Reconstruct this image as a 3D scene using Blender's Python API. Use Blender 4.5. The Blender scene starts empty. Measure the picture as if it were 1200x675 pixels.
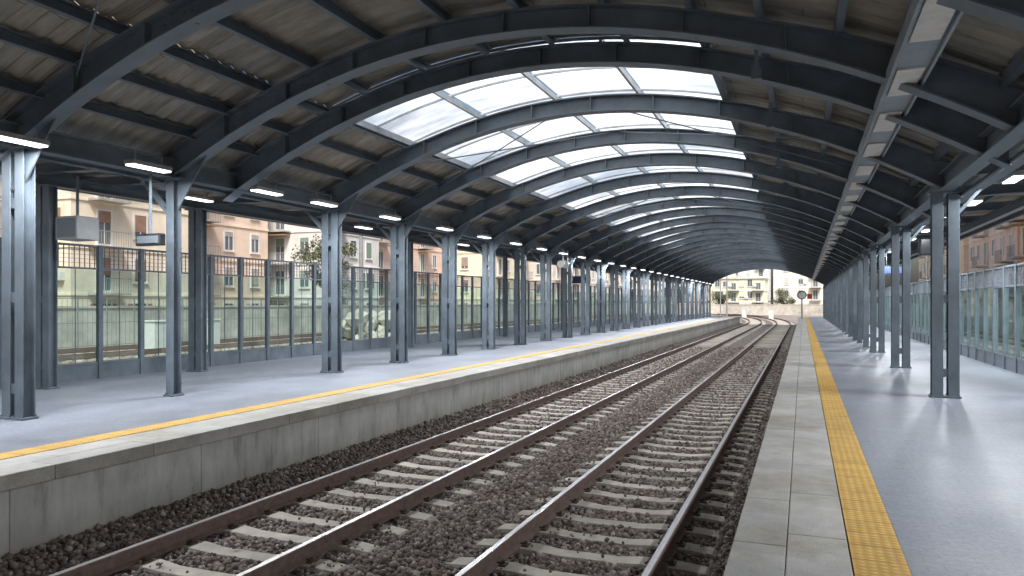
import bpy, math, random
import numpy as np
from mathutils import Vector
random.seed(7); rng=np.random.default_rng(7)
D=bpy.data; S=bpy.context.scene
COL=S.collection
# ---------------------------------------------------------------- materials
def mat(name):
    m=D.materials.new(name); m.use_nodes=True
    nt=m.node_tree; b=nt.nodes['Principled BSDF']
    return m,nt,b
def coord(nt,scale=(1,1,1)):
    tc=nt.nodes.new('ShaderNodeTexCoord'); mp=nt.nodes.new('ShaderNodeMapping')
    mp.inputs['Scale'].default_value=scale
    nt.links.new(tc.outputs['Object'],mp.inputs['Vector']); return mp.outputs[0]
def noise(nt,vec,scale,detail=5,rough=.6):
    n=nt.nodes.new('ShaderNodeTexNoise'); n.inputs['Scale'].default_value=scale
    n.inputs['Detail'].default_value=detail; n.inputs['Roughness'].default_value=rough
    nt.links.new(vec,n.inputs['Vector']); return n.outputs['Fac']
def ramp(nt,fac,stops):
    r=nt.nodes.new('ShaderNodeValToRGB'); e=r.color_ramp.elements
    while len(e)<len(stops): e.new(.5)
    for i,(p,c) in enumerate(stops):
        e[i].position=p; e[i].color=(c[0],c[1],c[2],1) if not isinstance(c,(int,float)) else (c,c,c,1)
    nt.links.new(fac,r.inputs[0]); return r.outputs[0]
def mixc(nt,a,b,f,mode='MIX'):
    m=nt.nodes.new('ShaderNodeMix'); m.data_type='RGBA'; m.blend_type=mode
    def s(i,v):
        if isinstance(v,tuple): m.inputs[i].default_value=(*v[:3],1)
        else: nt.links.new(v,m.inputs[i])
    if isinstance(f,(int,float)): m.inputs[0].default_value=f
    else: nt.links.new(f,m.inputs[0])
    s(6,a); s(7,b); return m.outputs[2]
def bump(nt,b,h,strength=.3,dist=.02):
    n=nt.nodes.new('ShaderNodeBump'); n.inputs['Strength'].default_value=strength; n.inputs['Distance'].default_value=dist
    nt.links.new(h,n.inputs['Height']); nt.links.new(n.outputs[0],b.inputs['Normal'])
def noisy(name,c,var=.3,scale=3,rough=.6,metal=0,bmp=.1,bscale=60,bd=.005,stretch=(1,1,1),island=0):
    m,nt,b=mat(name); v=coord(nt,stretch)
    f=noise(nt,v,scale); f2=noise(nt,coord(nt),bscale,3)
    lo=tuple(x*(1-var) for x in c); hi=tuple(min(1,x*(1+var)) for x in c)
    col=ramp(nt,f,[(.3,lo),(.7,hi)])
    if island:
        g=nt.nodes.new('ShaderNodeNewGeometry')
        col=mixc(nt,col,ramp(nt,g.outputs['Random Per Island'],[(0,1-island),(1,1.0)]),1,'MULTIPLY')
    nt.links.new(col,b.inputs['Base Color'])
    rr=ramp(nt,f,[(.3,max(0,rough-.1)),(.7,min(1,rough+.1))]); nt.links.new(rr,b.inputs['Roughness'])
    b.inputs['Metallic'].default_value=metal
    if bmp: bump(nt,b,f2,bmp,bd)
    return m
M={}
M['steel']=noisy('painted_steel',(.122,.150,.178),.26,2.2,.5,0,.05,40)
M['steel_light']=noisy('painted_steel_pale',(.26,.30,.33),.3,2,.5)
M['bars']=noisy('skylight_bars',(.46,.49,.51),.3,2,.5)
m,nt,b=mat('roof_deck'); v=coord(nt,(.5,3,1)); f=noise(nt,v,1.6,7,.7); f2=noise(nt,coord(nt),.5,4)
br=nt.nodes.new('ShaderNodeTexBrick'); nt.links.new(coord(nt),br.inputs['Vector']); br.inputs['Scale'].default_value=1
br.inputs['Brick Width'].default_value=2.4; br.inputs['Row Height'].default_value=.26; br.inputs['Mortar Size'].default_value=.008; br.inputs['Mortar'].default_value=(.35,.35,.35,1)
br.inputs['Color1'].default_value=(1,1,1,1); br.inputs['Color2'].default_value=(.72,.75,.79,1)
col=ramp(nt,f,[(.28,(.235,.205,.165)),(.5,(.40,.355,.29)),(.72,(.53,.485,.41))])
col=mixc(nt,col,br.outputs['Color'],1,'MULTIPLY'); col=mixc(nt,col,ramp(nt,f2,[(.35,(.64,.69,.76)),(.65,(1,1,1))]),1,'MULTIPLY')
nt.links.new(col,b.inputs['Base Color']); b.inputs['Roughness'].default_value=.8; M['deck']=m
# coping: concrete with brownish dirt patches
m=noisy('coping_concrete',(.50,.49,.465),.16,2.5,.75,0,.25,90,.004,island=.16)
nt=m.node_tree; b=nt.nodes['Principled BSDF']; src=b.inputs['Base Color'].links[0].from_socket
f=noise(nt,coord(nt),.8,9,.75); fs=noise(nt,coord(nt),70,3,.7)
c=mixc(nt,src,ramp(nt,f,[(.36,(.74,.69,.61)),(.55,(1,1,1))]),1,'MULTIPLY'); c=mixc(nt,c,ramp(nt,fs,[(.35,.78),(.6,1.0)]),1,'MULTIPLY')
nt.links.new(c,b.inputs['Base Color']); M['concrete']=m
M['sleeper']=noisy('sleeper_concrete',(.53,.485,.42),.25,5,.85,0,.4,60,.006,island=.35)
M['white']=noisy('white_enamel',(.7,.7,.68),.08,3,.4)
M['black']=noisy('black_plastic',(.02,.022,.025),.2,5,.35)
M['grey']=noisy('grey_metal',(.28,.29,.30),.2,4,.5,.1)
M['clip']=noisy('rusty_clip',(.09,.065,.05),.3,20,.7,.3)
m,nt,b=mat('ballast_stone'); g=nt.nodes.new('ShaderNodeNewGeometry')
col=ramp(nt,g.outputs['Random Per Island'],[(0,(.085,.070,.064)),(.35,(.165,.137,.123)),(.65,(.24,.205,.187)),(.9,(.32,.29,.27)),(1,(.50,.47,.445))])
f=noise(nt,coord(nt),1.2); col=mixc(nt,col,ramp(nt,f,[(.3,(.80,.73,.68)),(.7,(1,.98,.97))]),1,'MULTIPLY')
nt.links.new(col,b.inputs['Base Color']); b.inputs['Roughness'].default_value=.85
M['stone']=m
m,nt,b=mat('ballast_bed'); v=coord(nt)
vo=nt.nodes.new('ShaderNodeTexVoronoi'); vo.inputs['Scale'].default_value=17; nt.links.new(v,vo.inputs['Vector'])
sep=nt.nodes.new('ShaderNodeSeparateColor'); nt.links.new(vo.outputs['Color'],sep.inputs[0])
col=ramp(nt,sep.outputs[0],[(0,(.075,.062,.056)),(.5,(.165,.137,.122)),(1,(.32,.285,.26))])
nt.links.new(col,b.inputs['Base Color']); b.inputs['Roughness'].default_value=.9; bump(nt,b,vo.outputs['Distance'],1,.05); M['bed']=m
m,nt,b=mat('yard_ground'); v=coord(nt)
f=noise(nt,v,.12); f2=noise(nt,v,5,5,.7)
col=mixc(nt,ramp(nt,f,[(.35,(.26,.22,.19)),(.65,(.38,.345,.31))]),ramp(nt,f2,[(.3,.55),(.7,1.0)]),.9,'MULTIPLY')
nt.links.new(col,b.inputs['Base Color']); b.inputs['Roughness'].default_value=.9; bump(nt,b,f2,.6,.05); M['ground']=m
m,nt,b=mat('platform_paving'); v=coord(nt)
br=nt.nodes.new('ShaderNodeTexBrick'); nt.links.new(v,br.inputs['Vector'])
br.inputs['Scale'].default_value=1; br.inputs['Brick Width'].default_value=.20; br.inputs['Row Height'].default_value=.10
br.inputs['Mortar Size'].default_value=.003; br.inputs['Color1'].default_value=(.245,.268,.318,1); br.inputs['Color2'].default_value=(.268,.290,.340,1); br.inputs['Mortar'].default_value=(.205,.22,.26,1)
f=noise(nt,v,.9,8,.65); f3=noise(nt,v,22,6,.75); f4=noise(nt,coord(nt,(1,.3,1)),.35,5); f5=noise(nt,coord(nt,(1,1,1)),4,8,.8)
col=mixc(nt,br.outputs['Color'],ramp(nt,f,[(.3,.82),(.7,1.05)]),1,'MULTIPLY')
col=mixc(nt,col,ramp(nt,f3,[(.3,.70),(.7,1.15)]),1,'MULTIPLY'); col=mixc(nt,col,ramp(nt,f4,[(.35,.82),(.6,1.0)]),1,'MULTIPLY')
col=mixc(nt,col,ramp(nt,f5,[(.30,.72),(.42,1.0)]),1,'MULTIPLY')
nt.links.new(col,b.inputs['Base Color'])
nt.links.new(ramp(nt,f,[(.3,.36),(.7,.58)]),b.inputs['Roughness']); bump(nt,b,f3,.5,.005); M['paving']=m
m,nt,b=mat('tactile_paving'); v=coord(nt)
def wave(ax,sc):
    w=nt.nodes.new('ShaderNodeTexWave'); w.bands_direction=ax; w.inputs['Scale'].default_value=sc; nt.links.new(v,w.inputs['Vector']); return w.outputs['Fac']
mm=nt.nodes.new('ShaderNodeMath'); mm.operation='MULTIPLY'; nt.links.new(wave('X',5.2),mm.inputs[0]); nt.links.new(wave('Y',5.2),mm.inputs[1])
f=noise(nt,v,3,8,.75)
col=ramp(nt,f,[(.25,(.44,.25,.06)),(.5,(.68,.40,.075)),(.8,(.78,.50,.13))])
col=mixc(nt,col,ramp(nt,mm.outputs[0],[(0,.80),(.6,1.0)]),1,'MULTIPLY')
br=nt.nodes.new('ShaderNodeTexBrick'); nt.links.new(v,br.inputs['Vector']); br.offset=0
br.inputs['Scale'].default_value=1; br.inputs['Brick Width'].default_value=5; br.inputs['Row Height'].default_value=.30; br.inputs['Mortar Size'].default_value=.006
br.inputs['Color1'].default_value=(1,1,1,1); br.inputs['Color2'].default_value=(.88,.88,.88,1); br.inputs['Mortar'].default_value=(.5,.45,.4,1)
col=mixc(nt,col,br.outputs['Color'],1,'MULTIPLY')
nt.links.new(col,b.inputs['Base Color']); b.inputs['Roughness'].default_value=.65; bump(nt,b,mm.outputs[0],.8,.006); M['tactile']=m
m,nt,b=mat('stained_concrete_wall')
f=noise(nt,coord(nt,(1,1.6,.35)),3,7,.7); f2=noise(nt,coord(nt,(1,1,1)),1.1,4); f3=noise(nt,coord(nt),50,3)
col=ramp(nt,f,[(.30,(.36,.355,.325)),(.46,(.60,.60,.575)),(.7,(.74,.74,.72))])
col=mixc(nt,col,ramp(nt,f2,[(.35,.78),(.65,1.0)]),1,'MULTIPLY')
sx=nt.nodes.new('ShaderNodeSeparateXYZ'); tc=nt.nodes.new('ShaderNodeTexCoord'); nt.links.new(tc.outputs['Object'],sx.inputs[0])
mr=nt.nodes.new('ShaderNodeMapRange'); mr.inputs[1].default_value=-.95; mr.inputs[2].default_value=-.45; nt.links.new(sx.outputs[2],mr.inputs[0])
col=mixc(nt,col,ramp(nt,mr.outputs[0],[(0,(.60,.55,.49)),(1,(1,1,1))]),1,'MULTIPLY')
br=nt.nodes.new('ShaderNodeTexBrick'); br.offset=0; cx_=nt.nodes.new('ShaderNodeCombineXYZ'); nt.links.new(sx.outputs[1],cx_.inputs[0]); nt.links.new(sx.outputs[2],cx_.inputs[1]); nt.links.new(cx_.outputs[0],br.inputs['Vector'])
br.inputs['Scale'].default_value=1; br.inputs['Brick Width'].default_value=2.4; br.inputs['Row Height'].default_value=3; br.inputs['Mortar Size'].default_value=.008
br.inputs['Color1'].default_value=(1,1,1,1); br.inputs['Color2'].default_value=(.90,.90,.90,1); br.inputs['Mortar'].default_value=(.5,.5,.5,1)
col=mixc(nt,col,br.outputs['Color'],1,'MULTIPLY')
nt.links.new(col,b.inputs['Base Color']); b.inputs['Roughness'].default_value=.85; bump(nt,b,f3,.4,.006); M['wall']=m
m,nt,b=mat('rail_rust'); f=noise(nt,coord(nt),14,5); col=ramp(nt,f,[(.3,(.105,.066,.054)),(.7,(.20,.135,.112))])
nt.links.new(col,b.inputs['Base Color']); b.inputs['Roughness'].default_value=.75; bump(nt,b,f,.3,.004); M['rust']=m
m,nt,b=mat('rail_polished_top'); b.inputs['Metallic'].default_value=1; f=noise(nt,coord(nt,(30,1,1)),3); nt.links.new(ramp(nt,f,[(.3,(.34,.33,.34)),(.7,(.56,.55,.56))]),b.inputs['Base Color']); b.inputs['Roughness'].default_value=.3; M['railtop']=m
m,nt,b=mat('skylight_glazing'); nt.nodes.remove(b); out=[n for n in nt.nodes if n.type=='OUTPUT_MATERIAL'][0]
tr=nt.nodes.new('ShaderNodeBsdfTranslucent'); tp=nt.nodes.new('ShaderNodeBsdfTransparent'); mx=nt.nodes.new('ShaderNodeMixShader')
g=nt.nodes.new('ShaderNodeNewGeometry')
f=noise(nt,coord(nt,(.5,2.5,1)),1.3,6,.7); f2=noise(nt,coord(nt,(.25,.5,1)),.55,4)
c=ramp(nt,f,[(.28,(.50,.54,.57)),(.45,(.80,.85,.89)),(.6,(.95,.98,1.0))])
c=mixc(nt,c,ramp(nt,g.outputs['Random Per Island'],[(0,.55),(.2,.78),(.42,1)]),1,'MULTIPLY')
c=mixc(nt,c,ramp(nt,f2,[(.38,(.42,.47,.52)),(.52,(1,1,1))]),1,'MULTIPLY')
nt.links.new(c,tr.inputs[0]); nt.links.new(c,tp.inputs[0]); mx.inputs[0].default_value=.12
nt.links.new(tr.outputs[0],mx.inputs[1]); nt.links.new(tp.outputs[0],mx.inputs[2]); nt.links.new(mx.outputs[0],out.inputs[0]); M['skyglass']=m
m,nt,b=mat('fence_glass'); nt.nodes.remove(b); out=[n for n in nt.nodes if n.type=='OUTPUT_MATERIAL'][0]
gl=nt.nodes.new('ShaderNodeBsdfGlossy'); gl.inputs['Roughness'].default_value=.05; gl.inputs[0].default_value=(.8,.95,.92,1); tp=nt.nodes.new('ShaderNodeBsdfTransparent'); tp.inputs[0].default_value=(.60,.76,.73,1)
lw=nt.nodes.new('ShaderNodeLayerWeight'); pw=nt.nodes.new('ShaderNodeMath'); pw.operation='POWER'; pw.inputs[1].default_value=3; nt.links.new(lw.outputs['Facing'],pw.inputs[0])
ml=nt.nodes.new('ShaderNodeMath'); ml.operation='MULTIPLY_ADD'; ml.inputs[1].default_value=.5; ml.inputs[2].default_value=.10; nt.links.new(pw.outputs[0],ml.inputs[0])
mx=nt.nodes.new('ShaderNodeMixShader')
nt.links.new(ml.outputs[0],mx.inputs[0]); nt.links.new(tp.outputs[0],mx.inputs[1]); nt.links.new(gl.outputs[0],mx.inputs[2]); nt.links.new(mx.outputs[0],out.inputs[0]); M['fglass']=m
m,nt,b=mat('window_glass'); b.inputs['Base Color'].default_value=(.13,.15,.17,1); b.inputs['Roughness'].default_value=.12; M['win']=m
def emis(name,c,s):
    m,nt,b=mat(name); b.inputs['Emission Color'].default_value=(*c,1); b.inputs['Emission Strength'].default_value=s; return m
M['lamp']=emis('lamp_diffuser',(1,.98,.96),3)
M['panel']=noisy('lamp_panel_off',(.68,.63,.56),.15,6,.4)
PL={}
def plaster(name,c):
    k=tuple(round(x,3) for x in c)
    if k not in PL: PL[k]=noisy(name,c,.14,.6,.85,0,.15,20,.01)
    return PL[k]
def shutmat(c):
    k=('s',)+tuple(c)
    if k not in PL: PL[k]=noisy('shutter',c,.15,3,.6)
    return PL[k]
# ---------------------------------------------------------------- mesh builder
class MB:
    def __init__(s): s.v=[]; s.f=[]; s.m=[]
    def add(s,vs,fs,mi=0):
        o=len(s.v); s.v+=vs; s.f+=[tuple(i+o for i in f) for f in fs]; s.m+=[mi]*len(fs)
    def box(s,x0,x1,y0,y1,z0,z1,mi=0):
        s.add([(x0,y0,z0),(x1,y0,z0),(x1,y1,z0),(x0,y1,z0),(x0,y0,z1),(x1,y0,z1),(x1,y1,z1),(x0,y1,z1)],
              [(3,2,1,0),(4,5,6,7),(0,1,5,4),(1,2,6,5),(2,3,7,6),(3,0,4,7)],mi)
    def strut(s,a,b,w,h,mi=0):
        a=Vector(a);b=Vector(b);d=(b-a).normalized()
        u=d.cross(Vector((0,0,1)))
        if u.length<1e-3: u=Vector((1,0,0))
        u.normalize(); v=d.cross(u).normalized()
        vs=[]
        for p in (a,b):
            for su,sv in ((-1,-1),(1,-1),(1,1),(-1,1)): vs.append(tuple(p+u*su*w/2+v*sv*h/2))
        s.add(vs,[(3,2,1,0),(4,5,6,7),(0,1,5,4),(1,2,6,5),(2,3,7,6),(3,0,4,7)],mi)
    def cyl(s,a,b,r0,r1=None,n=12,mi=0):
        r1=r0 if r1 is None else r1
        a=Vector(a);b=Vector(b);d=(b-a).normalized(); u=d.orthogonal().normalized(); v=d.cross(u)
        vs=[]
        for p,r in ((a,r0),(b,r1)):
            for i in range(n):
                t=2*math.pi*i/n; vs.append(tuple(p+u*math.cos(t)*r+v*math.sin(t)*r))
        s.add(vs,[(i,(i+1)%n,n+(i+1)%n,n+i) for i in range(n)]+[tuple(range(n))[::-1],tuple(range(n,2*n))],mi)
    def curved(s,xs,zb,zt,y0,y1,mi=0):
        vs=[];n=len(xs)
        for x,a,b in zip(xs,zb,zt): vs+=[(x,y0,a),(x,y1,a),(x,y1,b),(x,y0,b)]
        fs=[]
        for i in range(n-1):
            o=4*i
            for j in range(4): fs.append((o+j,o+(j+1)%4,o+4+(j+1)%4,o+4+j))
        fs+=[(3,2,1,0),(4*n-4,4*n-3,4*n-2,4*n-1)]
        s.add(vs,fs,mi)
    def sweep(s,prof,path,mi=0,mis=None):
        k=len(prof); vs=[]
        for (x,y,z) in path: vs+=[(x+a,y,z+c) for a,c in prof]
        o=len(s.v); s.v+=vs
        for i in range(len(path)-1):
            for j in range(k):
                s.f.append((o+i*k+j,o+(i+1)*k+j,o+(i+1)*k+(j+1)%k,o+i*k+(j+1)%k)); s.m.append(mis[j] if mis else mi)
        s.f.append(tuple(o+j for j in range(k))); s.m.append(mi)
    def obj(s,name,mats,parent=None,bevel=0,smooth=False):
        me=D.meshes.new(name); me.from_pydata(s.v,[],s.f)
        for m in (mats if isinstance(mats,list) else [mats]): me.materials.append(m)
        me.polygons.foreach_set('material_index',s.m)
        if smooth: me.polygons.foreach_set('use_smooth',[True]*len(s.f))
        me.update(); o=D.objects.new(name,me); COL.objects.link(o)
        if parent: o.parent=parent
        if bevel:
            b=o.modifiers.new('b','BEVEL'); b.width=bevel; b.segments=2; b.limit_method='ANGLE'
        return o
def empty(name):
    e=D.objects.new(name,None); COL.objects.link(e); return e
# ---------------------------------------------------------------- constants
RIBS=[-11.,-8.,-5.,-2.,1.1,4.1,7.07,9.79,11.34]+[14.4+3.06*i for i in range(25)]
YEND=RIBS[-1]
CX=-4.1; AP=5.4; K=.0472
XL,XR=-10.1,2.24
def zu(x): return AP-K*(x-CX)**2
def rd(x):
    t=abs(x-CX)/6.2; return .32+.18*max(0,t-.55)/.45
def zdeck(x): return AP+.32+.16-K*.93*(x-CX)**2
# ---------------------------------------------------------------- ground
g=MB(); g.add([(-900,-900,-1.0),(900,-900,-1.0),(900,900,-1.0),(-900,900,-1.0)],[(0,1,2,3)])
g.obj('ground',M['ground'])
def bedz(x):
    if x<-6.4: return -.955+.17*min(1,(-6.4-x)/.5)
    return -.955+ .04*math.exp(-((x+3.65)/.3)**2)
def curve(y): return 0 if y<86 else -((y-86)**2)/(2*260.)
bed=MB(); xs=[-6.98,-6.7,-6.4,-6,-5,-4.2,-3.65,-3.1,-2.5,-1.5,-.9,-.5]
ys=list(range(-15,92,3))+list(range(92,260,4))
vs=[];
for y in ys:
    for x in xs: vs.append((x+curve(y),y,bedz(x) if y<95 else -.95))
nx=len(xs); bed.add(vs,[(i*nx+j,i*nx+j+1,(i+1)*nx+j+1,(i+1)*nx+j) for i in range(len(ys)-1) for j in range(nx-1)])
bed.obj('ballast_bed',M['bed'])
phi=(1+5**.5)/2
ico=np.array([(-1,phi,0),(1,phi,0),(-1,-phi,0),(1,-phi,0),(0,-1,phi),(0,1,phi),(0,-1,-phi),(0,1,-phi),(phi,0,-1),(phi,0,1),(-phi,0,-1),(-phi,0,1)])/1.9
icf=np.array([(0,11,5),(0,5,1),(0,1,7),(0,7,10),(0,10,11),(1,5,9),(5,11,4),(11,10,2),(10,7,6),(7,1,8),(3,9,4),(3,4,2),(3,2,6),(3,6,8),(3,8,9),(4,9,5),(2,4,11),(6,2,10),(8,6,7),(9,8,1)])
def in_sleeper(x,y):
    ph=np.abs(((y/.6)+.5)%1-.5)*.6
    tr=(np.abs(x+2.02)<1.24)|(np.abs(x+5.28)<1.24)
    return tr&(ph<.135)
def stones(name,y0,y1,dens,size):
    n=int((y1-y0)*6.5*dens)
    x=rng.uniform(-6.95,-.46,n); y=rng.uniform(y0,y1,n)
    ins=in_sleeper(x,y); cover=.02+.5*np.clip(np.sin(x*1.7+y*.43)*np.sin(y*.9+x)-.55,0,1)
    keep=(~ins)|(rng.random(n)<cover)
    for r in (-1.27,-2.77,-4.53,-6.03): keep&=~(np.abs(x-r)<.085)
    x=x[keep];y=y[keep]; ins=ins[keep]; n=len(x)
    z=np.array([bedz(a) for a in x])+rng.uniform(-.012,.026,n)+ins*.05
    sc=size*rng.uniform(.55,1.25,(n,1,1))*rng.uniform(.6,1.15,(n,1,3))*(1-.3*ins[:,None,None])
    v=ico[None]*rng.uniform(.72,1.2,(n,12,1))*sc
    q=rng.normal(size=(n,4)); q/=np.linalg.norm(q,axis=1,keepdims=True); w,a,b_,c=q.T
    R=np.stack([1-2*(b_*b_+c*c),2*(a*b_-c*w),2*(a*c+b_*w),2*(a*b_+c*w),1-2*(a*a+c*c),2*(b_*c-a*w),2*(a*c-b_*w),2*(b_*c+a*w),1-2*(a*a+b_*b_)],1).reshape(n,3,3)
    v=np.einsum('nij,nkj->nki',R,v); v+=np.stack([x,y,z],1)[:,None]
    f=icf[None]+np.arange(n)[:,None,None]*12
    me=D.meshes.new(name); me.vertices.add(n*12); me.vertices.foreach_set('co',v.reshape(-1).astype(np.float32))
    F=n*20; me.loops.add(F*3); me.loops.foreach_set('vertex_index',f.reshape(-1).astype(np.int32))
    me.polygons.add(F); me.polygons.foreach_set('loop_start',np.arange(0,F*3,3,dtype=np.int32)); me.polygons.foreach_set('loop_total',np.full(F,3,dtype=np.int32))
    me.update(calc_edges=True); me.materials.append(M['stone'])
    o=D.objects.new(name,me); COL.objects.link(o); return o
bal=empty('ballast_gravel')
for nm,a,b_,d,s in (('stones_near',3.0,13,620,.032),('stones_mid',13,26,400,.038),('stones_far',26,44,170,.050)):
    stones(nm,a,b_,d,s).parent=bal
# ---------------------------------------------------------------- tracks
def make_track(cx):
    t=empty('railway_track')
    prof=[(-.07,-.16),(-.07,-.148),(-.012,-.13),(-.010,-.045),(-.036,-.035),(-.036,-.006),(-.028,0),(.028,0),(.036,-.006),(.036,-.035),(.010,-.045),(.012,-.13),(.07,-.148),(.07,-.16)]
    mis=[0]*14; mis[6]=1
    ys=[-15,86]+list(range(90,262,3))
    for i,r in enumerate((cx-.75,cx+.75)):
        b=MB(); b.sweep(prof,[(r+curve(y),y,-.75) for y in ys],0,mis); b.obj('rail_%d'%(i+1),[M['rust'],M['railtop']],t)
    sl=MB(); cl=MB(); n0=int(-6/.6)
    for k in range(n0,434):
        y=k*.6; dx=curve(y); c=cx+dx
        j=random.uniform(-.012,.012); y+=j
        sx=[-1.2,-1.17,-.95,-.55,-.3,.3,.55,.95,1.17,1.2]; sz=[-.955,-.93,-.912,-.912,-.935,-.935,-.912,-.912,-.93,-.955]
        wt=[.09,.105,.115,.115,.10,.10,.115,.115,.105,.09]
        vs=[]
        for a,z,w in zip(sx,sz,wt): vs+=[(c+a,y-w-.02,-1.02),(c+a,y-w,z),(c+a,y+w,z),(c+a,y+w+.02,-1.02)]
        fs=[]
        for i in range(len(sx)-1):
            o=4*i
            for q in range(3): fs.append((o+q,o+q+1,o+4+q+1,o+4+q))
        fs+=[(0,1,2,3),(len(vs)-1,len(vs)-2,len(vs)-3,len(vs)-4)]
        sl.add(vs,fs)
        if y<45:
            for r in (-.75,.75):
                for s_ in (-1,1):
                    x=c+r+s_*.10
                    cl.box(x-.035,x+.035,y-.05,y+.05,-.918,-.895); cl.cyl((x,y,-.9),(x,y,-.862),.016,n=8)
                    cl.box(x-s_*.03-.03,x-s_*.03+.03,y-.02,y+.02,-.896,-.882)
    sl.obj('sleepers',M['sleeper'],t); cl.obj('rail_clips',M['clip'],t)
make_track(-2.02); make_track(-5.28)
# ---------------------------------------------------------------- platforms
def slabs(b,x0,x1,y0,y1,L,z0,z1,gap=.005):
    y=y0
    while y<y1:
        b.box(x0+gap/2,x1-gap/2,y+gap,min(y+L,y1),z0,z1+random.uniform(-.0015,.0015)); y+=L
def platform(edge,dirn,back):
    e=empty('station_platform'); s=dirn
    def X(a,b): return (min(edge+s*a,edge+s*b),max(edge+s*a,edge+s*b))
    core=MB(); x=X(.08,abs(back-edge)-.01); core.box(x[0],x[1],-14,YEND+5,-1.05,-.155); core.obj('platform_wall',M['wall'],e)
    cp=MB(); a=X(0,.34); slabs(cp,a[0],a[1],-14,YEND+5,1.2,-.15,0); a=X(.34,.72); slabs(cp,a[0],a[1],-13.7,YEND+5,1.2,-.15,-.001)
    cp.obj('edge_coping',M['concrete'],e,.008)
    tb=MB(); a=X(.725,1.035); tb.box(a[0],a[1],-14,YEND+5,-.15,.004); tb.obj('tactile_strip',M['tactile'],e)
    pv=MB(); a=X(1.038,abs(back-edge)); pv.box(a[0],a[1],-14,YEND+5,-.15,0); pv.obj('paving',M['paving'],e)
platform(-.44,1,5.0); platform(-6.9,-1,-14.3)
# ---------------------------------------------------------------- canopy
can=empty('station_canopy')
xs=np.linspace(XL-.25,XR+.25,41)
def curvedset(b,y,w):
    zb=[zu(x) for x in xs]; zt=[zu(x)+rd(x) for x in xs]
    b.curved(xs,zb,[z+.025 for z in zb],y-w/2,y+w/2)
    b.curved(xs,[z+.022 for z in zb],[z-.022 for z in zt],y-.012,y+.012)
    b.curved(xs,[z-.025 for z in zt],zt,y-w/2,y+w/2)
rib=MB()
for y in RIBS:
    curvedset(rib,y,.26)
    for x in np.linspace(XL+1.2,XR-1.2,9): rib.box(x-.008,x+.008,y-.12,y+.12,zu(x)+.02,zu(x)+rd(x)-.02)
    for x in (-7.2,-1.0):
        rib.box(x-.3,x+.3,y-.02,y+.02,zu(x)+.07,zu(x)+rd(x)-.07)
        for dx in (-.22,-.1,.1,.22):
            for dz in (.12,.24): rib.cyl((x+dx,y-.035,zu(x)+dz),(x+dx,y+.035,zu(x)+dz),.015,n=6)
    for (a,c,za,zc) in ((XL-.2,-14.5,3.95,4.02),(XR+.2,4.9,3.72,3.78)):
        rib.strut((a,y,za+.02),(c,y,zc+.06),.16,.02); rib.strut((a,y,za+.14),(c,y,zc+.12),.02,.20); rib.strut((a,y,za+.26),(c,y,zc+.18),.16,.02)
rib.obj('arched_ribs',M['steel'],can)
bm=MB()
def ibeam_y(b,x,z0,z1,w,y0=-12,y1=YEND+.2):
    b.box(x-w/2,x+w/2,y0,y1,z0,z0+.022); b.box(x-.01,x+.01,y0,y1,z0+.02,z1-.02); b.box(x-w/2,x+w/2,y0,y1,z1-.022,z1)
ibeam_y(bm,XL,3.74,4.06,.22); ibeam_y(bm,XR,3.48,3.78,.22)
ibeam_y(bm,-11.2,3.88,4.02,.1); ibeam_y(bm,-13.2,3.80,4.0,.16); ibeam_y(bm,4.3,3.6,3.78,.14)
bm.obj('longitudinal_beams',M['steel'],can)
SKL,SKR=-8.1,-1.35
GX=[-8.1,-6.4,-4.7,-3.0,-1.35]
GL=[(11.5,YEND-.2)]
pl=MB(); pg=MB()
for x in [-9.6,-8.85]+[-8.1,-7.2,-6.0,-4.85,-3.7,-2.5,-1.35]+[-.5,.4,1.3,2.1]:
    z=zdeck(x)-.03
    segs=[(-12,YEND+.1)]
    if SKL<x<SKR: segs=[(-12,11.4)]
    for a,c in segs:
        pl.box(x-.045,x+.045,a,c,z-.15,z-.138); pl.box(x-.045,x-.03,a,c,z-.138,z-.012); pl.box(x-.045,x+.045,a,c,z-.012,z)
for x in GX[1:-1]:
    z=zdeck(x)-.03
    for a,c in GL: pg.box(x-.025,x+.025,a,c,z-.11,z-.01)
for x in (-11.0,-12,-13,-14.3): pl.box(x-.04,x+.04,-12,YEND+.1,4.20,4.30)
for x in (3.1,4.0,4.8): pl.box(x-.04,x+.04,-12,YEND+.1,3.97,4.06)
for a,c in ((4.1,7.07),(14.4,17.46),(26.64,29.7),(41.94,45.0)):
    for u,v in ((-9,-4.2),(-4.2,1)):
        pl.cyl((u,a,zu(u)+.30),(v,c,zu(v)+.30),.014,n=6); pl.cyl((v,a,zu(v)+.30),(u,c,zu(u)+.30),.014,n=6)
pl.obj('purlins',M['steel'],can)
y=11.5
while y<YEND-.2:
    xx=np.linspace(SKL,SKR,14); pg.curved(xx,[zdeck(t)-.04 for t in xx],[zdeck(t)+.01 for t in xx],y-.015,y+.015)
    y+=1.53
for a,c in GL:
    for x in (SKL,SKR): pg.box(x-.05,x+.05,a,c,zdeck(x)-.11,zdeck(x)+.05)
pg.obj('skylight_frames',M['bars'],can)
def deck(b,xa,xb,y0,y1,fz,nx=10):
    n=max(2,int((y1-y0)/.065)); yy=np.linspace(y0,y1,n+1); xx=np.linspace(xa,xb,nx+1)
    vs=[];
    for i,y in enumerate(yy):
        w=(0,.028,.028,0)[i%4]
        for x in xx: vs.append((x,y,fz(x)+w))
    b.add(vs,[(i*(nx+1)+j,(i+1)*(nx+1)+j,(i+1)*(nx+1)+j+1,i*(nx+1)+j+1) for i in range(n) for j in range(nx)])
dk=MB()
deck(dk,XL-.5,SKL,-12,YEND+.3,zdeck,6); deck(dk,SKR,XR+.5,-12,YEND+.3,zdeck)
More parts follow.
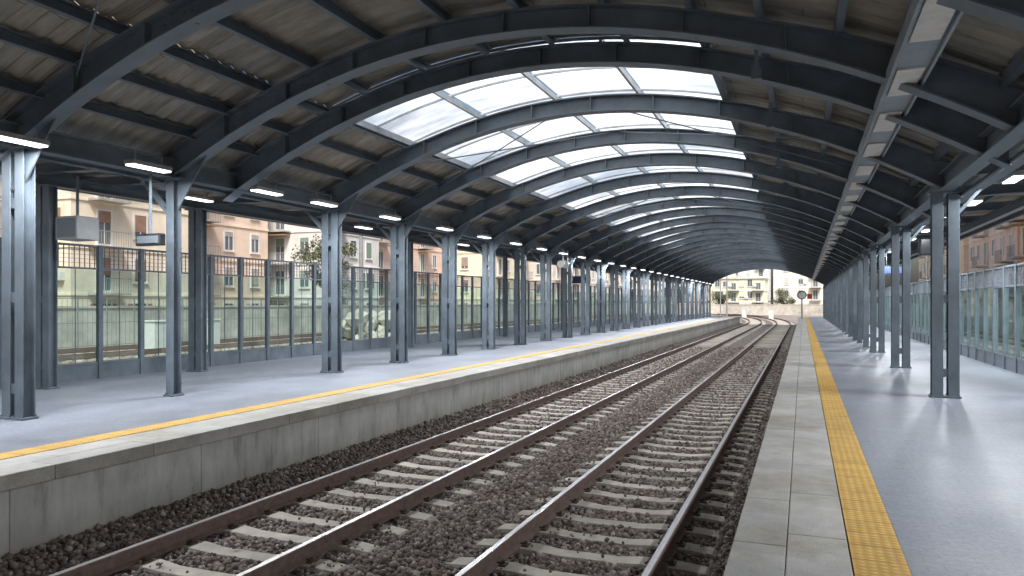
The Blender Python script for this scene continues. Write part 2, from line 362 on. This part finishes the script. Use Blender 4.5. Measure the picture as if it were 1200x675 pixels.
deck(dk,SKL,SKR,-12,11.5,zdeck)
deck(dk,-14.6,XL-.4,-12,YEND+.3,lambda x:4.31,2); deck(dk,XR+.4,5.0,-12,YEND+.3,lambda x:4.07,2)
dk.obj('roof_deck',M['deck'],can)
fa=MB(); fa.box(-14.68,-14.6,-12,YEND+.3,4.0,4.42); fa.box(5.0,5.08,-12,YEND+.3,3.76,4.2); fa.obj('eave_fascia',M['steel'],can)
gp=MB()
for a,c in GL:
    y=a
    while y<c-.1:
        for i in range(len(GX)-1):
            q=[GX[i]+.03,(2*GX[i]+GX[i+1])/3,(GX[i]+2*GX[i+1])/3,GX[i+1]-.03]; y0=y+.02; y1=min(y+1.51,c)
            gp.add([(t,yy_,zdeck(t)) for yy_ in (y0,y1) for t in q],[(0,1,5,4),(1,2,6,5),(2,3,7,6)])
        y+=1.53
gp.obj('skylight_glass',M['skyglass'],can)
# ---------------------------------------------------------------- columns
def column(x,y,zt,single=False,gap=.13):
    b=MB()
    cs=[0] if single else [-gap,gap]
    for c in cs:
        w=.085
        b.box(x+c-w,x+c+w,y-.09,y-.075,0,zt); b.box(x+c-w,x+c+w,y+.075,y+.09,0,zt); b.box(x+c-.008,x+c+.008,y-.077,y+.077,0,zt)
        b.box(x+c-w-.03,x+c+w+.03,y-.12,y+.12,.004,.03)
        for bx in (-.08,.08):
            for by in (-.10,.10): b.cyl((x+c+bx,y+by,.03),(x+c+bx,y+by,.06),.012,n=6)
    if not single:
        for z in (.35,1.6,2.9): b.box(x-gap-.03,x+gap+.03,y-.068,y-.056,z,z+.14)
    b.box(x-.26,x+.26,y-.14,y+.14,zt-.03,zt)
    return b.obj('steel_column',M['steel'],None,.004)
cy=[1.1,4.1,7.07,9.79]+[14.4+3.06*i for i in range(25)]
for y in cy: column(XL,y,3.74,single=(abs(y-9.79)<.01))
for y in (4.1,9.76,13.5,23.6,32.8,41.9,51.1,60.3,69.5,78.7): column(-13.2,y,3.80,single=(y>14),gap=.11)
for y in [2.6]+[YY for YY in (14.4,20.52,26.64)]+[29.7+3.06*i for i in range(20)]: column(XR,y,3.48,gap=.12)
hb=MB()
for y in cy:
    hb.add([(XL+.1,y-.012,3.2),(XL+.1,y+.012,3.2),(XL+.1,y+.012,3.9),(XL+.1,y-.012,3.9),(XL+.75,y-.012,zu(XL+.75)+.02),(XL+.75,y+.012,zu(XL+.75)+.02)],[(0,4,5,1),(0,3,4),(1,5,2),(3,2,5,4),(0,1,2,3)])
    hb.strut((XL-.1,y,3.15),(XL-.9,y,3.97),.1,.06)
for y in [14.4+6.12*i for i in range(12)]:
    hb.strut((XR+.1,y,3.0),(XR+.7,y,3.72),.08,.05)
hb.obj('haunch_brackets',M['steel'],can)
# ---------------------------------------------------------------- fences
def fence(x,y0,y1,h,sgn):
    e=empty('platform_fence'); p=MB(); r=MB(); gl=MB(); bars=MB(); n=int((y1-y0)/1.06)
    for i in range(n+1):
        y=y0+i*1.06; p.box(x-.045,x+.045,y-.05,y+.05,0,h)
    r.box(x-.03,x+.03,y0,y1,h-.05,h-.005); r.box(x-.022,x+.022,y0,y1,h-.52,h-.48); r.box(x-.02,x+.02,y0,y1,.30,.35); r.box(x-.012,x+.012,y0,y1,.0,.30)
    for i in range(n):
        y=y0+i*1.06; q=[(x,y+.05,.36),(x,y+1.01,.36),(x,y+1.01,h-.53),(x,y+.05,h-.53)]
        gl.add(q,[(0,1,2,3) if sgn>0 else (3,2,1,0)])
        if y<45:
            for k in range(1,9): yy=y+k*1.06/9; bars.box(x-.008,x+.008,yy-.007,yy+.007,h-.485,h-.045)
            bars.box(x-.055,x-.043,y+.524,y+.536,.35,h-.5)
        for k in range(1,5): bars.box(x-.004,x+.004,y+.04,y+1.02,h-.48+k*.087,h-.472+k*.087)
    p.obj('posts',M['steel'],e); r.obj('rails',M['steel'],e); gl.obj('glass_panels',M['fglass'],e); bars.obj('bars',M['steel'],e)
fence(-13.9,3.0,YEND,2.82,1); fence(4.55,3.0,YEND,2.5,-1)
# ---------------------------------------------------------------- lamps
def lamp(x,y,z,power,L=1.2):
    b=MB(); w=.10
    b.box(x-w,x+w,y-L/2,y+L/2,z,z+.06,0); b.box(x-w+.015,x+w-.015,y-L/2+.02,y+L/2-.02,z-.025,z-.001,1)
    for dy in (-L/3,L/3): b.cyl((x,y+dy,z+.06),(x,y+dy,z+.22),.01,n=6,mi=0)
    o=b.obj('fluorescent_lamp',[M['grey'],M['lamp']])
    if power:
        l=D.lights.new('tube_light','AREA'); l.shape='RECTANGLE'; l.size=w*1.6; l.size_y=L*.9; l.energy=power; l.color=(.94,.97,1)
        lo=D.objects.new('tube',l); lo.location=(x,y,z-.03); COL.objects.link(lo); lo.parent=o
for y in [1.3,4,6.6,8.67,11.4,13.2,15.9,18.9]: lamp(-9.45,y,3.70,120,.75)
k=0; y=21.7
while y<88: lamp(-9.45,y,3.70,225 if k%2==0 else 0,.75); y+=2.8; k+=1
k=0; y=2.0
while y<88: lamp(3.2,y,3.62,200 if k%2==0 else 0,.75); y+=3.06; k+=1
for y in (6,19): lamp(-12.2,y,3.85,90,.75)
for y in (12.5,26): lamp(-12.2,y,3.85,0,.75)
t=empty('lighting_trunk'); b=MB(); b.box(.93,1.27,-10,YEND,4.17,4.27); b.box(.90,.93,-10,YEND,4.12,4.30); b.box(1.27,1.30,-10,YEND,4.12,4.30)
y=-10
while y<YEND: b.cyl((1.1,y,4.27),(1.1,y,zdeck(1.1)-.1),.012,n=6); y+=3.06
b.obj('trunking',M['steel_light'],t)
p=MB(); y=3
while y<YEND-2: p.box(.965,1.235,y,y+1.1,4.145,4.168); y+=2.04
p.obj('lamp_panels',M['panel'],t)
cb=MB(); cb.cyl((-10.3,-10,3.70),(-10.3,YEND,3.70),.03,n=8); cb.cyl((2.5,-10,3.42),(2.5,YEND,3.42),.03,n=8)
cb.box(2.62,2.82,-10,YEND,3.50,3.56); cb.obj('cable_conduit',M['steel'])
def drop(x,y,zb):
    b=MB(); b.strut((x,y,zb),(x,y,zu(x)+.1),.05,.05); b.box(x-.06,x+.06,y-.06,y+.06,zb-.12,zb); return b.obj('ceiling_hanger',M['steel'])
drop(-.55,9.9,4.55); drop(-.5,12.9,4.6); drop(-.5,17.3,4.7)
# ---------------------------------------------------------------- small items
def monitor(x,y,z,w,h,d,rod):
    e=empty('hanging_monitor'); b=MB(); b.box(x-w/2,x+w/2,y-d/2,y+d/2,z-h/2,z+h/2); b.obj('housing',M['grey'] if d>.3 else M['black'],e,.015)
    s=MB(); s.box(x-w/2+.04,x+w/2-.04,y-d/2-.006,y-d/2-.001,z-h/2+.04,z+h/2-.04); s.obj('screen',M['win'],e)
    r=MB(); r.cyl((x,y,z+h/2),(x,y,rod),.025,n=8); r.obj('rod',M['steel'],e)
monitor(-12.3,9.7,2.95,.55,.42,.45,3.9)
monitor(-10.1,9.3,2.65,.55,.20,.12,3.74)
monitor(2.75,19.5,2.9,.5,.4,.3,3.75)
def speaker(x,y,z):
    b=MB(); b.cyl((x,y,z+.05),(x,y-.35,z-.05),.06,.16,14,0); b.cyl((x,y+.15,z+.09),(x,y+.0,z+.05),.07,.07,12,0); b.strut((x,y,z+.05),(x,y,z+.6),.03,.03)
    b.obj('loudspeaker',M['white'])
speaker(-9.6,30.5,3.3); speaker(-9.6,31.2,3.3)
def signal(x,y):
    e=empty('railway_signal'); p=MB(); p.cyl((x,y,-.95),(x,y,2.6),.07,n=10); p.obj('post',M['grey'],e)
    d=MB(); d.cyl((x,y-.1,2.4),(x,y-.14,2.4),.45,n=28,mi=0); d.cyl((x,y-.15,2.4),(x,y-.16,2.4),.36,n=28,mi=1); d.box(x+.5,x+.95,y-.14,y-.1,2.0,2.5,2)
    d.box(x+.05,x+.6,y-.1,y-.07,2.35,2.42,0)
    d.obj('disc',[M['black'],M['white'],noisy('red_paint',(.55,.04,.03),.1,4,.5)],e)
signal(-.1,80)
def hsign(x,y,z,w,h):
    b=MB(); b.box(x-w/2,x+w/2,y-.05,y+.05,z-h/2,z+h/2,0); b.box(x-w/2+.05,x+w/2-.05,y-.058,y-.052,z-h/2+.05,z+h/2-.05,1); b.cyl((x-w/3,y,z+h/2),(x-w/3,y,3.8),.015,n=6); b.cyl((x+w/3,y,z+h/2),(x+w/3,y,3.8),.015,n=6)
    b.obj('platform_sign',[M['black'],noisy('sign_blue',(.03,.05,.12),.1,3,.4)])
hsign(-11.6,40,2.9,1.2,.4); hsign(3.4,33,2.9,.9,.35)
# ---------------------------------------------------------------- outdoor yards
def simple_track(cx,y0,y1):
    t=empty('railway_track'); b=MB()
    for r in (cx-.75,cx+.75): b.box(r-.035,r+.035,y0,y1,-.86,-.72)
    b.obj('rails',M['rust'],t); s=MB(); k=y0
    while k<y1: s.box(cx-1.2,cx+1.2,k,k+.24,-.98,-.87); k+=.62
    s.obj('sleepers',M['sleeper'],t)
for c in (-17.5,-21.3,-25.5,-30,-34): simple_track(c,-5,150)
for c in (8.2,12.2): simple_track(c,-5,150)
def building(x0,x1,y0,y1,h,col,faces,fl=3.2,bay=3.4,shut=(.12,.16,.12),z0=-1.0,name='apartment_building'):
    e=empty(name); w=MB(); w.box(x0,x1,y0,y1,z0,z0+h); w.obj('walls',plaster('plaster',col),e)
    t=MB(); t.box(x0-.35,x1+.35,y0-.35,y1+.35,z0+h,z0+h+.45); nf=int(h/fl)
    for k in range(1,nf): t.box(x0-.08,x1+.08,y0-.08,y1+.08,z0+k*fl-.1,z0+k*fl+.08)
    fr=MB(); gl=MB(); bl=MB()
    ph=random.randint(0,6)
    def face(axis,c,s,a,b_):
        n=int((b_-a)/bay); off=(b_-a-n*bay)/2
        for k in range(nf):
            for i in range(n):
                u=a+off+(i+.5)*bay; z=z0+k*fl+1.0; balc=((i*7+ph)%3==0 and k>0); zb=z-.7 if balc else z; zt=z+1.55
                def bx(mb,u0,u1,d0,d1,za,zb_,mi=0):
                    d0,d1=sorted((c+s*d0,c+s*d1))
                    if axis=='x': mb.box(d0,d1,u0,u1,za,zb_,mi)
                    else: mb.box(u0,u1,d0,d1,za,zb_,mi)
                bx(gl,u-.5,u+.5,.0,.03,zb,zt)
                bx(fr,u-.62,u-.5,0,.09,zb-.1,zt+.12); bx(fr,u+.5,u+.62,0,.09,zb-.1,zt+.12); bx(fr,u-.5,u+.5,0,.09,zt,zt+.12); bx(fr,u-.03,u+.03,.03,.06,zb,zt); bx(fr,u-.66,u+.66,.0,.14,zb-.22,zb-.1)
                rr=random.random()
                if rr<.55: bx(fr,u-.5,u+.5,.03,.07,zt-random.choice((.4,.8,1.2,1.5)),zt,1)
                elif rr<.8: bx(fr,u-1.05,u-.63,.0,.05,zb,zt,1); bx(fr,u+.63,u+1.05,.0,.05,zb,zt,1)
                if random.random()<.12 and not balc: bx(bl,u+.75,u+1.45,.02,.32,z-.1,z+.45,2)
                if balc:
                    bx(bl,u-1.3,u+1.3,.0,1.1,zb-.36,zb-.22); bx(bl,u-1.3,u+1.3,1.04,1.08,zb+.75,zb+.80,1)
                    for q in range(14): uu=u-1.27+q*.195; bx(bl,uu-.012,uu+.012,1.05,1.07,zb-.22,zb+.76,1)
                    if random.random()<.3: bx(bl,u-1.2,u+1.2,.05,1.2,zt+.25,zt+.31,3)
    for f in faces:
        if f=='+x': face('x',x1,1,y0,y1)
        if f=='-x': face('x',x0,-1,y0,y1)
        if f=='-y': face('y',y0,-1,x0,x1)
    t.obj('cornices',plaster('trim',tuple(min(.8,c*1.15) for c in col)),e)
    gl.obj('window_panes',M['win'],e); fr.obj('window_frames',[M['white'],shutmat(shut)],e); bl.obj('balconies',[M['concrete'],M['grey'],M['white'],shutmat((.45,.30,.18))],e)
    rf=MB(); rf.box(x0+2,x0+5,y0+3,y0+7,z0+h+.45,z0+h+2.8); rf.obj('roof_hut',plaster('hut',col),e)
building(-62,-46,2,22,22,(.68,.46,.36),['+x','-y'],shut=(.42,.38,.34))
building(-66,-50,23.5,34,17,(.74,.72,.68),['+x','-y'],shut=(.30,.18,.12))
building(-61,-45,35,46,24,(.74,.65,.52),['+x','-y'],shut=(.30,.18,.12),bay=3.0)
building(-64,-48,47.5,58,20,(.72,.56,.45),['+x','-y'],shut=(.4,.36,.3))
building(-59,-43,60,70,15,(.66,.65,.62),['+x','-y'],shut=(.2,.28,.22),bay=2.9)
building(-62,-46,72,92,23,(.72,.52,.42),['+x','-y'],shut=(.5,.48,.42))
building(-57,-41,94,112,20,(.76,.70,.54),['+x','-y'],shut=(.35,.25,.2))
building(-56,-38,115,134,17,(.72,.64,.57),['+x','-y'],shut=(.35,.25,.2))
building(-56,-38,137,170,22,(.76,.70,.62),['+x','-y'],shut=(.4,.36,.3))
building(17.5,31,26,50,17,(.78,.68,.52),['-x','-y'],shut=(.45,.3,.2))
building(17.5,31,52,76,21,(.80,.48,.30),['-x','-y'],shut=(.5,.45,.4))
building(18,34,79,100,19,(.80,.60,.50),['-x','-y'],shut=(.5,.45,.4))
building(18,34,103,140,18,(.80,.68,.50),['-x','-y'],shut=(.4,.35,.3))
building(-20,-8,178,192,8.2,(.80,.79,.60),['-y'],fl=2.7,bay=1.8,shut=(.7,.70,.5),name='station_building')  # far-end group: wall colours lightened to stand in for haze
building(-7,6,200,215,14,(.80,.77,.70),['-y'],shut=(.6,.55,.5))
building(-30,-21,196,210,12,(.80,.68,.58),['-y'],shut=(.6,.5,.45))
building(-20,-9,222,236,17,(.80,.78,.74),['-y'],shut=(.6,.6,.58))
building(-46,-31,200,220,12,(.80,.74,.66),['-y'],shut=(.5,.45,.4))
def wall(x0,x1,y0,y1,h):
    b=MB(); b.box(x0,x1,y0,y1,-1,-1+h); b.box(x0-.06,x1+.06,y0-.06,y1+.06,-1+h,-1+h+.12); b.obj('boundary_wall',noisy('wall_render',(.50,.47,.42),.3,.7,.85))
wall(-38,-37.7,-5,160,2.3); wall(15.4,15.7,-5,160,2.4); wall(-30,14,168,168.3,2.2)
def cabinet(x,y,w=1.2,h=1.6):
    b=MB(); b.box(x-.35,x+.35,y-w/2,y+w/2,-1,-1+h); b.box(x-.4,x+.4,y-w/2-.05,y+w/2+.05,-1+h,-.92+h); b.box(x+.35,x+.36,y-.01,y+.01,-.9,-1.05+h,1); b.obj('lineside_cabinet',[M['white'],M['black']],None,.01)
for p in ((-32,30),(-32,33.5),(-23.4,41),(-32,55),(14.2,40),(14.2,60),(-9,128),(-4.5,120),(-27.8,19,2.0,2.2)): cabinet(*p)
yf=MB()
for i in range(90):
    y=-4+i*1.8; yf.box(-36.03,-35.97,y-.03,y+.03,-1,1.9)
for z in (-.75,.5,1.82): yf.box(-36.015,-35.985,-4,156,z,z+.04)
for i in range(540): y=-4+i*.3; yf.box(-36.008,-35.992,y-.008,y+.008,-.75,1.85)
yf.obj('yard_fence',M['grey'])
mleaf,nt,b=mat('foliage'); g=nt.nodes.new('ShaderNodeNewGeometry'); f=noise(nt,coord(nt),.9,3)
c=mixc(nt,ramp(nt,g.outputs['Random Per Island'],[(0,(.05,.07,.03)),(.6,(.11,.13,.06)),(1,(.18,.19,.10))]),ramp(nt,f,[(.3,.6),(.7,1.1)]),1,'MULTIPLY'); nt.links.new(c,b.inputs['Base Color']); b.inputs['Roughness'].default_value=.6
mbark=noisy('bark',(.10,.075,.055),.3,8,.9,0,.6,30,.02)
def tree(x,y,h,r,n=3500):
    e=empty('tree'); t=MB(); z0=-1
    t.cyl((x,y,z0),(x+.2,y,z0+h*.5),.22,.13,10)
    cl=[]
    for i in range(16):
        a=random.uniform(0,6.28); rr=r*random.uniform(.25,.85); zz=z0+h*random.uniform(.5,.92)
        c=Vector((x+math.cos(a)*rr,y+math.sin(a)*rr,zz)); cl.append((c,r*random.uniform(.22,.42)))
        t.cyl((x+.15,y,z0+h*random.uniform(.33,.5)),tuple(c),.07,.02,6)
    t.obj('trunk',mbark,e)
    lf=MB()
    for i in range(n):
        c,cr=random.choice(cl); d=Vector((random.gauss(0,1),random.gauss(0,1),random.gauss(0,.8))).normalized()*cr*random.uniform(.3,1.1)**.7
        p=c+d; u=Vector((random.gauss(0,1),random.gauss(0,1),random.gauss(0,1))).normalized(); v=u.orthogonal().normalized(); s_=random.uniform(.07,.16)
        lf.add([tuple(p-u*s_),tuple(p+v*s_*.5),tuple(p+u*s_),tuple(p-v*s_*.5)],[(0,1,2,3)])
    lf.obj('leaves',mleaf,e)
for a in ((-40,56,8.5,3.0),(-24,150,6,2.6),(-17,172,5.5,2.6),(-4,172,5.5,2.6)): tree(*a)
def mast(x,y):
    b=MB(); b.cyl((x,y,-1),(x,y,6.5),.12,.09,10); b.strut((x,y,5.6),(x+2.6,y,5.9),.06,.06); b.strut((x,y,6.3),(x+2.4,y,5.95),.03,.03); b.obj('catenary_mast',M['grey'])
for p in ((-19.4,30),(-19.4,62),(-19.4,95),(10.2,40),(10.2,75),(-11.5,125),(-15,150)): mast(*p)
rk=MB()
for i in range(60):
    c=Vector((random.uniform(-29,-27.5),random.uniform(42,50),-1+random.uniform(0,1.6))); s_=random.uniform(.3,.8)
    rk.add([tuple(c+Vector(v)*s_*random.uniform(.8,1.2)) for v in ico.tolist()],[tuple(f) for f in icf.tolist()])
rk.obj('rock_pile',noisy('rock',(.50,.46,.40),.25,2,.9))
# ---------------------------------------------------------------- light / world
s=Vector((.3,-.5,.8)).normalized()
el=math.asin(s.z); az=math.atan2(s.x,s.y)
w=D.worlds.new('World'); S.world=w; w.use_nodes=True; nt=w.node_tree; bg=nt.nodes['Background']
sk=nt.nodes.new('ShaderNodeTexSky'); sk.sky_type='NISHITA'; sk.sun_disc=False; sk.sun_elevation=el; sk.sun_rotation=az; sk.dust_density=5; sk.air_density=1.0; sk.ozone_density=1.0
nt.links.new(sk.outputs[0],bg.inputs[0]); bg.inputs[1].default_value=.15
l=D.lights.new('sun','SUN'); l.energy=5; l.angle=math.radians(14); l.color=(1,.975,.94); o=D.objects.new('sun',l); COL.objects.link(o); o.rotation_euler=(-s).to_track_quat('-Z','Y').to_euler()
# ---------------------------------------------------------------- camera
cam=D.cameras.new('camera'); co=D.objects.new('camera',cam); COL.objects.link(co)
co.location=(0,0,1.6); co.rotation_euler=(math.radians(90),0,math.radians(21.4)); cam.sensor_width=36; cam.lens=26.1; cam.shift_y=.0146; cam.clip_end=3000; cam.clip_start=.05
S.camera=co
S.view_settings.view_transform='Standard'; S.view_settings.look='None'; S.view_settings.exposure=0
